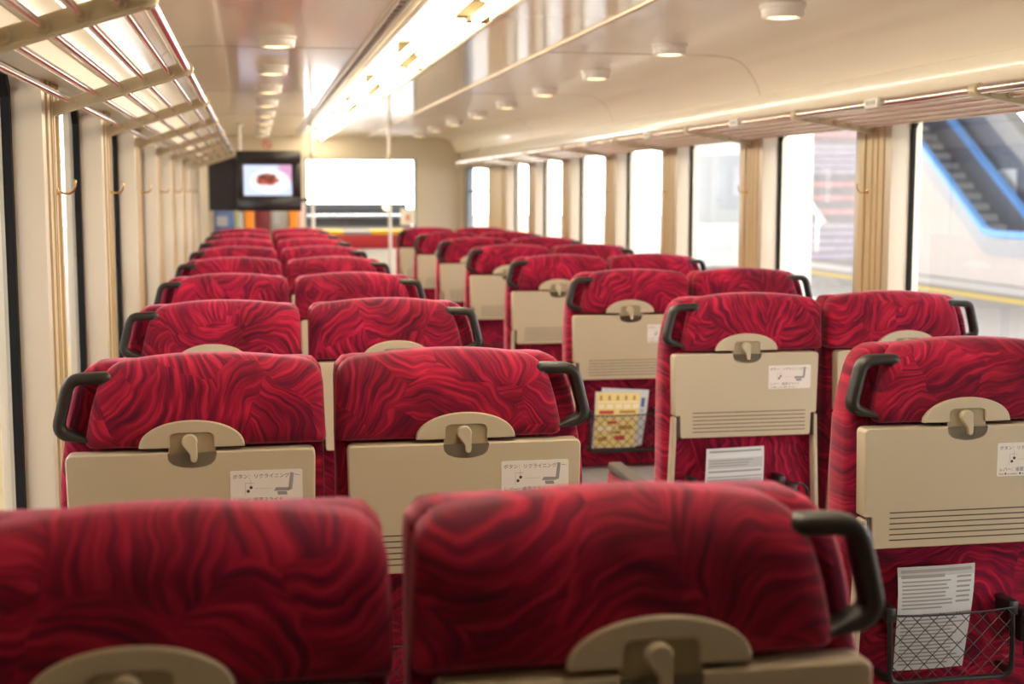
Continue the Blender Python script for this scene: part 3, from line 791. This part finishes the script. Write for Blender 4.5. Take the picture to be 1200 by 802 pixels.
# small no-smoking sign above the television
bm = bmesh.new(); box(bm, -.085, .085, -.006, -.001, -.075, .075)
for q in range(20):
    a0, a1 = q*PI/10, (q+1)*PI/10
    flat(bm, [(.042*math.cos(a0), .042*math.sin(a0)), (.042*math.cos(a1), .042*math.sin(a1)), (.055*math.cos(a1), .055*math.sin(a1)), (.055*math.cos(a0), .055*math.sin(a0))], -.0066, 1)
flat(bm, [(-.036, .026), (-.026, .036), (.036, -.026), (.026, -.036)], -.0068, 1)
flat(bm, [(-.030, -.006), (.026, -.006), (.026, .006), (-.030, .006)], -.0064, 2)
tag(finish(bm, 'no_smoking_sign', ['wall', 'red_ink', 'ink_soft'], smooth=False, loc=(.165, EY-.002, 2.075)), 'small square no smoking sign high on the front wall above television', 'sign')

# television
TY = 12.6
o = empty('television', (.143, TY, 1.375)); tag(o, 'black boxed television showing a plate of food at the front', 'television')
bm = bmesh.new(); box(bm, -.275, .275, .03, .30, 0, .527, bev=.008); finish(bm, 'housing', 'tvblack', o)
bm = bmesh.new(); a = (-.232, .208, .125, .418)
for b in ((-.285, .285, .425, .535), (-.285, .285, -.004, .118), (-.285, -.240, .118, .425), (.215, .285, .118, .425)): box(bm, b[0], b[1], -.01, .032, b[2], b[3], bev=.005)
finish(bm, 'bezel', 'tvblack', o)
bm = bmesh.new(); box(bm, -.213, .213, .012, .026, -.137, .137)
sc = finish(bm, 'screen', 'screen', o, smooth=False); sc.location = (-.0125, 0, .2725)
bm = bmesh.new(); so = [Vector(p) for p in ((-.535, .0), (-.288, .0), (-.288, .525), (-.31, .50), (-.535, .435))]
loft(bm, so, [(0, .10), (0, .30)]); finish(bm, 'side_panel', 'tvblack', o, smooth=False)
for x in (-.283, .353):
    bm = bmesh.new(); box(bm, x-.012, x+.012, .20, .26, -.0, .52) if False else box(bm, .285, .36, .10, .135, .08, .11, bev=.006) if x > 0 else box(bm, -.30, -.27, .25, .29, .40, .44, bev=.006)
    finish(bm, 'mount_arm', 'tvblack', o)
# poles
for x, y, lab in ((-.115, 13.0, 'white vertical pole behind the left edge of the television'), (.530, 12.64, 'white vertical pole at the right edge of the television'), (1.238, 12.72, 'white vertical pole at the aisle beside the last right seat')):
    po = empty('handrail_pole', (x, y, 0)); tag(po, lab, 'pole')
    bm = bmesh.new(); tube(bm, [(0, 0, .02), (0, 0, CZ-.005)], .0165, 14); finish(bm, 'pole_tube', 'white', po)
    bm = bmesh.new(); lathe(bm, [(.034, 0), (.034, .02), (.017, .03)], 16); finish(bm, 'floor_flange', 'alu', po)
    bm = bmesh.new(); lathe(bm, [(.017, CZ-.03), (.036, CZ-.012), (.036, CZ-.001)], 16); finish(bm, 'ceiling_flange', 'white', po)
    bm = bmesh.new(); lathe(bm, [(.018, 1.845), (.026, 1.852), (.026, 1.882), (.018, 1.889)], 14); finish(bm, 'collar', 'rack_beige', po)
# side door of the vestibule on the right
Yd0, Yd1 = PIL[-1]+.155, EY
bm = bmesh.new()
for a, b in ((Yd0, Yd0+.55), (Yd0+.61, Yd0+.66),):
    pass
box(bm, XR, XR+.13, Yd0, 13.86, WZ0, WZ1)
tn += 1; struct(finish(bm, 'trim_%d' % tn, 'channel', smooth=False))
bm = bmesh.new()
for b in ((13.88, 14.02, 0, WZ1), (15.40, 15.62, 0, WZ1), (14.02, 15.40, 1.80, WZ1), (14.02, 15.40, .62, .70)): box(bm, XR+.03, XR+.09, b[0], b[1], max(b[2], WZ0), b[3])
box(bm, XR+.04, XR+.07, 14.02, 15.40, 1.535, 1.56)
d = struct(finish(bm, 'door_1', 'doorframe', smooth=False))
bm = bmesh.new(); box(bm, XR+.052, XR+.058, 14.02, 15.40, .70, 1.80); finish(bm, 'door_pane', 'glass', d, smooth=False)
bm = bmesh.new(); box(bm, XR, XR+.13, 15.62, EY, WZ0, WZ1); tn += 1; struct(finish(bm, 'trim_%d' % tn, 'wall', smooth=False))

# ------------------------------------------------------------------ the station outside
def slab_o(name, b, m, bev=0):
    bm = bmesh.new(); box(bm, *b, bev=bev); return struct(finish(bm, name, m, smooth=False))
slab_o('platform', (2.56, 30, -20, 90, -.35, 0.0), 'plat')
slab_o('platform.001', (-3.4, -.70, -20, 90, -.35, 0.0), 'plat')
M['gravel'] = mat('pale_ballast', (.25, .245, .235, 1), .8, noise=(4, .2))
slab_o('ground', (-30, -3.4, -20, 90, -.9, -.6), 'gravel')
tag(slab_o('tactile_strip', (-1.85, -1.20, -20, 60, 0, .006), 'tactile'), 'yellow tactile paving strip on the platform beyond the left windows', 'paving strip')
tag(slab_o('yellow_line', (10.35, 10.75, -20, 80, 0, .005), 'line_y'), 'yellow painted line on the platform beyond the right windows', 'painted line')
tag(slab_o('white_line', (11.2, 12.0, -20, 28.5, 0, .005), 'line_w'), 'white painted line beyond the yellow platform line', 'painted line')
for n in ('tactile_strip', 'yellow_line', 'white_line'): bpy.data.objects[n]['kind'] = 'thing'
# left side: added sky cover, ochre wall and leaves far off
slab_o('sky_blocker_left', (-3.8, -.75, -20, 60, 3.1, 3.3), 'wall')  # unseen slab, added to keep sky light off the left side
slab_o('sky_blocker_right', (6.5, 22.5, -20, 34, 5.6, 5.8), 'wall')  # unseen cover added over the right platform to hold back sky light
slab_o('far_wall', (-14, -13.6, -20, 80, -.6, 5.5), 'ochre')

# escalator beyond the platform lines
e = empty('escalator', (12.3, 21.5, 0)); tag(e, 'escalator with bright blue handrails rising beyond the nearest right window', 'escalator')
SL, HB = .63, .83
def slant(name, x0, x1, lo, hi, m, parent, y0=-7.0, y1=5.2):
    up = lambda off: [(y0, HB+off), (-.3, HB+off), (-.1, HB+.01+off), (.15, HB+.05+off), (y1, HB+off+SL*y1)]
    P = ([(y0, 0), (y1, 0)] if lo is None else up(lo))+up(hi)[::-1]
    bm = bmesh.new(); a = [bm.verts.new((x0, p[0], p[1])) for p in P]; b = [bm.verts.new((x1, p[0], p[1])) for p in P]; k = len(P)
    for q in range(k): bm.faces.new((a[q], a[(q+1) % k], b[(q+1) % k], b[q]))
    bm.faces.new(a[::-1]); bm.faces.new(b); return finish(bm, name, m, parent, smooth=False)
slant('handrail', -.06, .07, -.05, .06, 'esc_blue', e); slant('handrail', .95, 1.08, -.05, .06, 'esc_blue', e)
slant('side_panel', -.02, .05, -.38, -.05, 'esc_grey', e)
slant('inner_balustrade', 1.0, 1.05, -.70, -.05, 'esc_dark', e)
slant('step_band', .05, .999, -.78, -.66, 'esc_dark', e)
bm = bmesh.new()
for k in range(16): box(bm, .08, .96, .2+k*.30, .2+k*.30+.33, HB-.62+.189*k, HB-.62+.189*k+.17)
finish(bm, 'steps', 'esc_grey', e, smooth=False)
slant('cladding', .0, .04, None, -.38, 'stone', e)
o = empty('ramp_wall', (13.6, 21.5, 0)); tag(o, 'dark slanted wall rising behind the escalator', 'wall')
slant('wall_body', .0, .2, None, .55, 'esc_dark', o, y0=-8, y1=5.6)
slant('wall_coping', -.06, .26, .55, 1.0, 'esc_grey', o, y0=-8, y1=5.6)
bm = bmesh.new(); box(bm, -.03, .01, 1.4, 2.0, 1.15, 1.95); finish(bm, 'notice_board', 'console_light', o, smooth=False)['label'] = 'pale notice sheet'
# glazed wall far behind with dark mullions
bm = bmesh.new()
for k in range(9): box(bm, 22, 22.14, 14+k*3.2, 14.14+k*3.2, 0, 7)
for z in (1.0, 2.9, 4.8): box(bm, 22, 22.14, 12, 42, z, z+.12)
tag(finish(bm, 'glazed_screen', 'esc_grey', smooth=False), 'grid of thin dark window bars beyond the escalator', 'window screen')
slab_o('wall_station', (12.0, 22, 37.4, 37.7, 0, 5.6), 'stair_g')
# stairs with coloured risers
st = empty('staircase', (12.9, 29.6, 0)); tag(st, 'wide stairs with pale coloured risers beyond the third right window', 'stairs')
for k in range(24):
    bm = bmesh.new(); box(bm, -1.5, 3.6, k*.29, k*.29+.34, k*.165, (k+1)*.165-.03); box(bm, -1.5, 3.6, k*.29-.02, k*.29+.34, (k+1)*.165-.03, (k+1)*.165, mi=1)
    finish(bm, 'step', [('stair_l', 'stair_l', 'stair_l', 'stair_l', 'stair_l', 'stair_g', 'stair_p', 'stair_g', 'stair_p', 'stair_g', 'stair_p', 'stair_g')[k % 12], 'stone'], st, smooth=False)
bm = bmesh.new(); tube(bm, [(-.2, -.3, .80), (-.2, 6.9, .80+4.0)], .06, 10)
for k in range(5): tube(bm, [(-.2, .15+k*1.5, k*.85), (-.2, .15+k*1.5, 1.05+k*.835)], .035, 8)
finish(bm, 'stair_handrail', 'alu', st)
for x, y, lab in ((7.2, 17.6, 'pale square column on the platform beside the coloured stairs'), (6.6, 24.5, 'pale square column on the platform far beyond the stairs')):
    bm = bmesh.new(); box(bm, x-.17, x+.17, y-.17, y+.17, 0, 4.2, bev=.02); box(bm, x-.22, x+.22, y-.22, y+.22, 0, .12); tag(finish(bm, 'platform_column', 'white', angle=30), lab, 'column')
bm = bmesh.new(); box(bm, 8.8, 9.9, 27, 27.6, 0, 2.6, bev=.03); box(bm, 8.9, 9.8, 26.985, 27, .9, 2.3, mi=1); box(bm, 9.0, 9.7, 26.985, 27, .3, .7, mi=2)
tag(finish(bm, 'platform_kiosk', ['white', 'paper_grey', 'paper'], smooth=False), 'pale kiosk standing on the platform beyond the stairs', 'kiosk')

# ------------------------------------------------------------------ light and camera
W = bpy.data.worlds.new('sky'); bpy.context.scene.world = W; W.use_nodes = True
bg = W.node_tree.nodes['Background']; bg.inputs['Color'].default_value = (1, .97, .95, 1); bg.inputs['Strength'].default_value = 10.0

cam = bpy.data.cameras.new('camera'); co = bpy.data.objects.new('camera', cam); C.objects.link(co)
psi, th, f = .1854, .1096, 1607.2
cam.sensor_width = 36; cam.sensor_fit = 'HORIZONTAL'; cam.lens = f*36/1200
co.location = (0, 0, H)
d = Vector((math.sin(psi)*math.cos(th), math.cos(psi)*math.cos(th), -math.sin(th)))
co.rotation_euler = d.to_track_quat('-Z', 'Y').to_euler()
cam.clip_start = .05
cam.dof.use_dof = True; cam.dof.focus_distance = 2.9; cam.dof.aperture_fstop = 4.0
S = bpy.context.scene; S.camera = co
S.view_settings.view_transform = 'Standard'; S.view_settings.look = 'None'; S.view_settings.gamma = 1; S.view_settings.use_curve_mapping = False
S.view_settings.exposure = .2
S.cycles.max_bounces = 10; S.cycles.diffuse_bounces = 5; S.cycles.transparent_max_bounces = 12
S.cycles.use_denoising = True; S.cycles.sample_clamp_indirect = 8
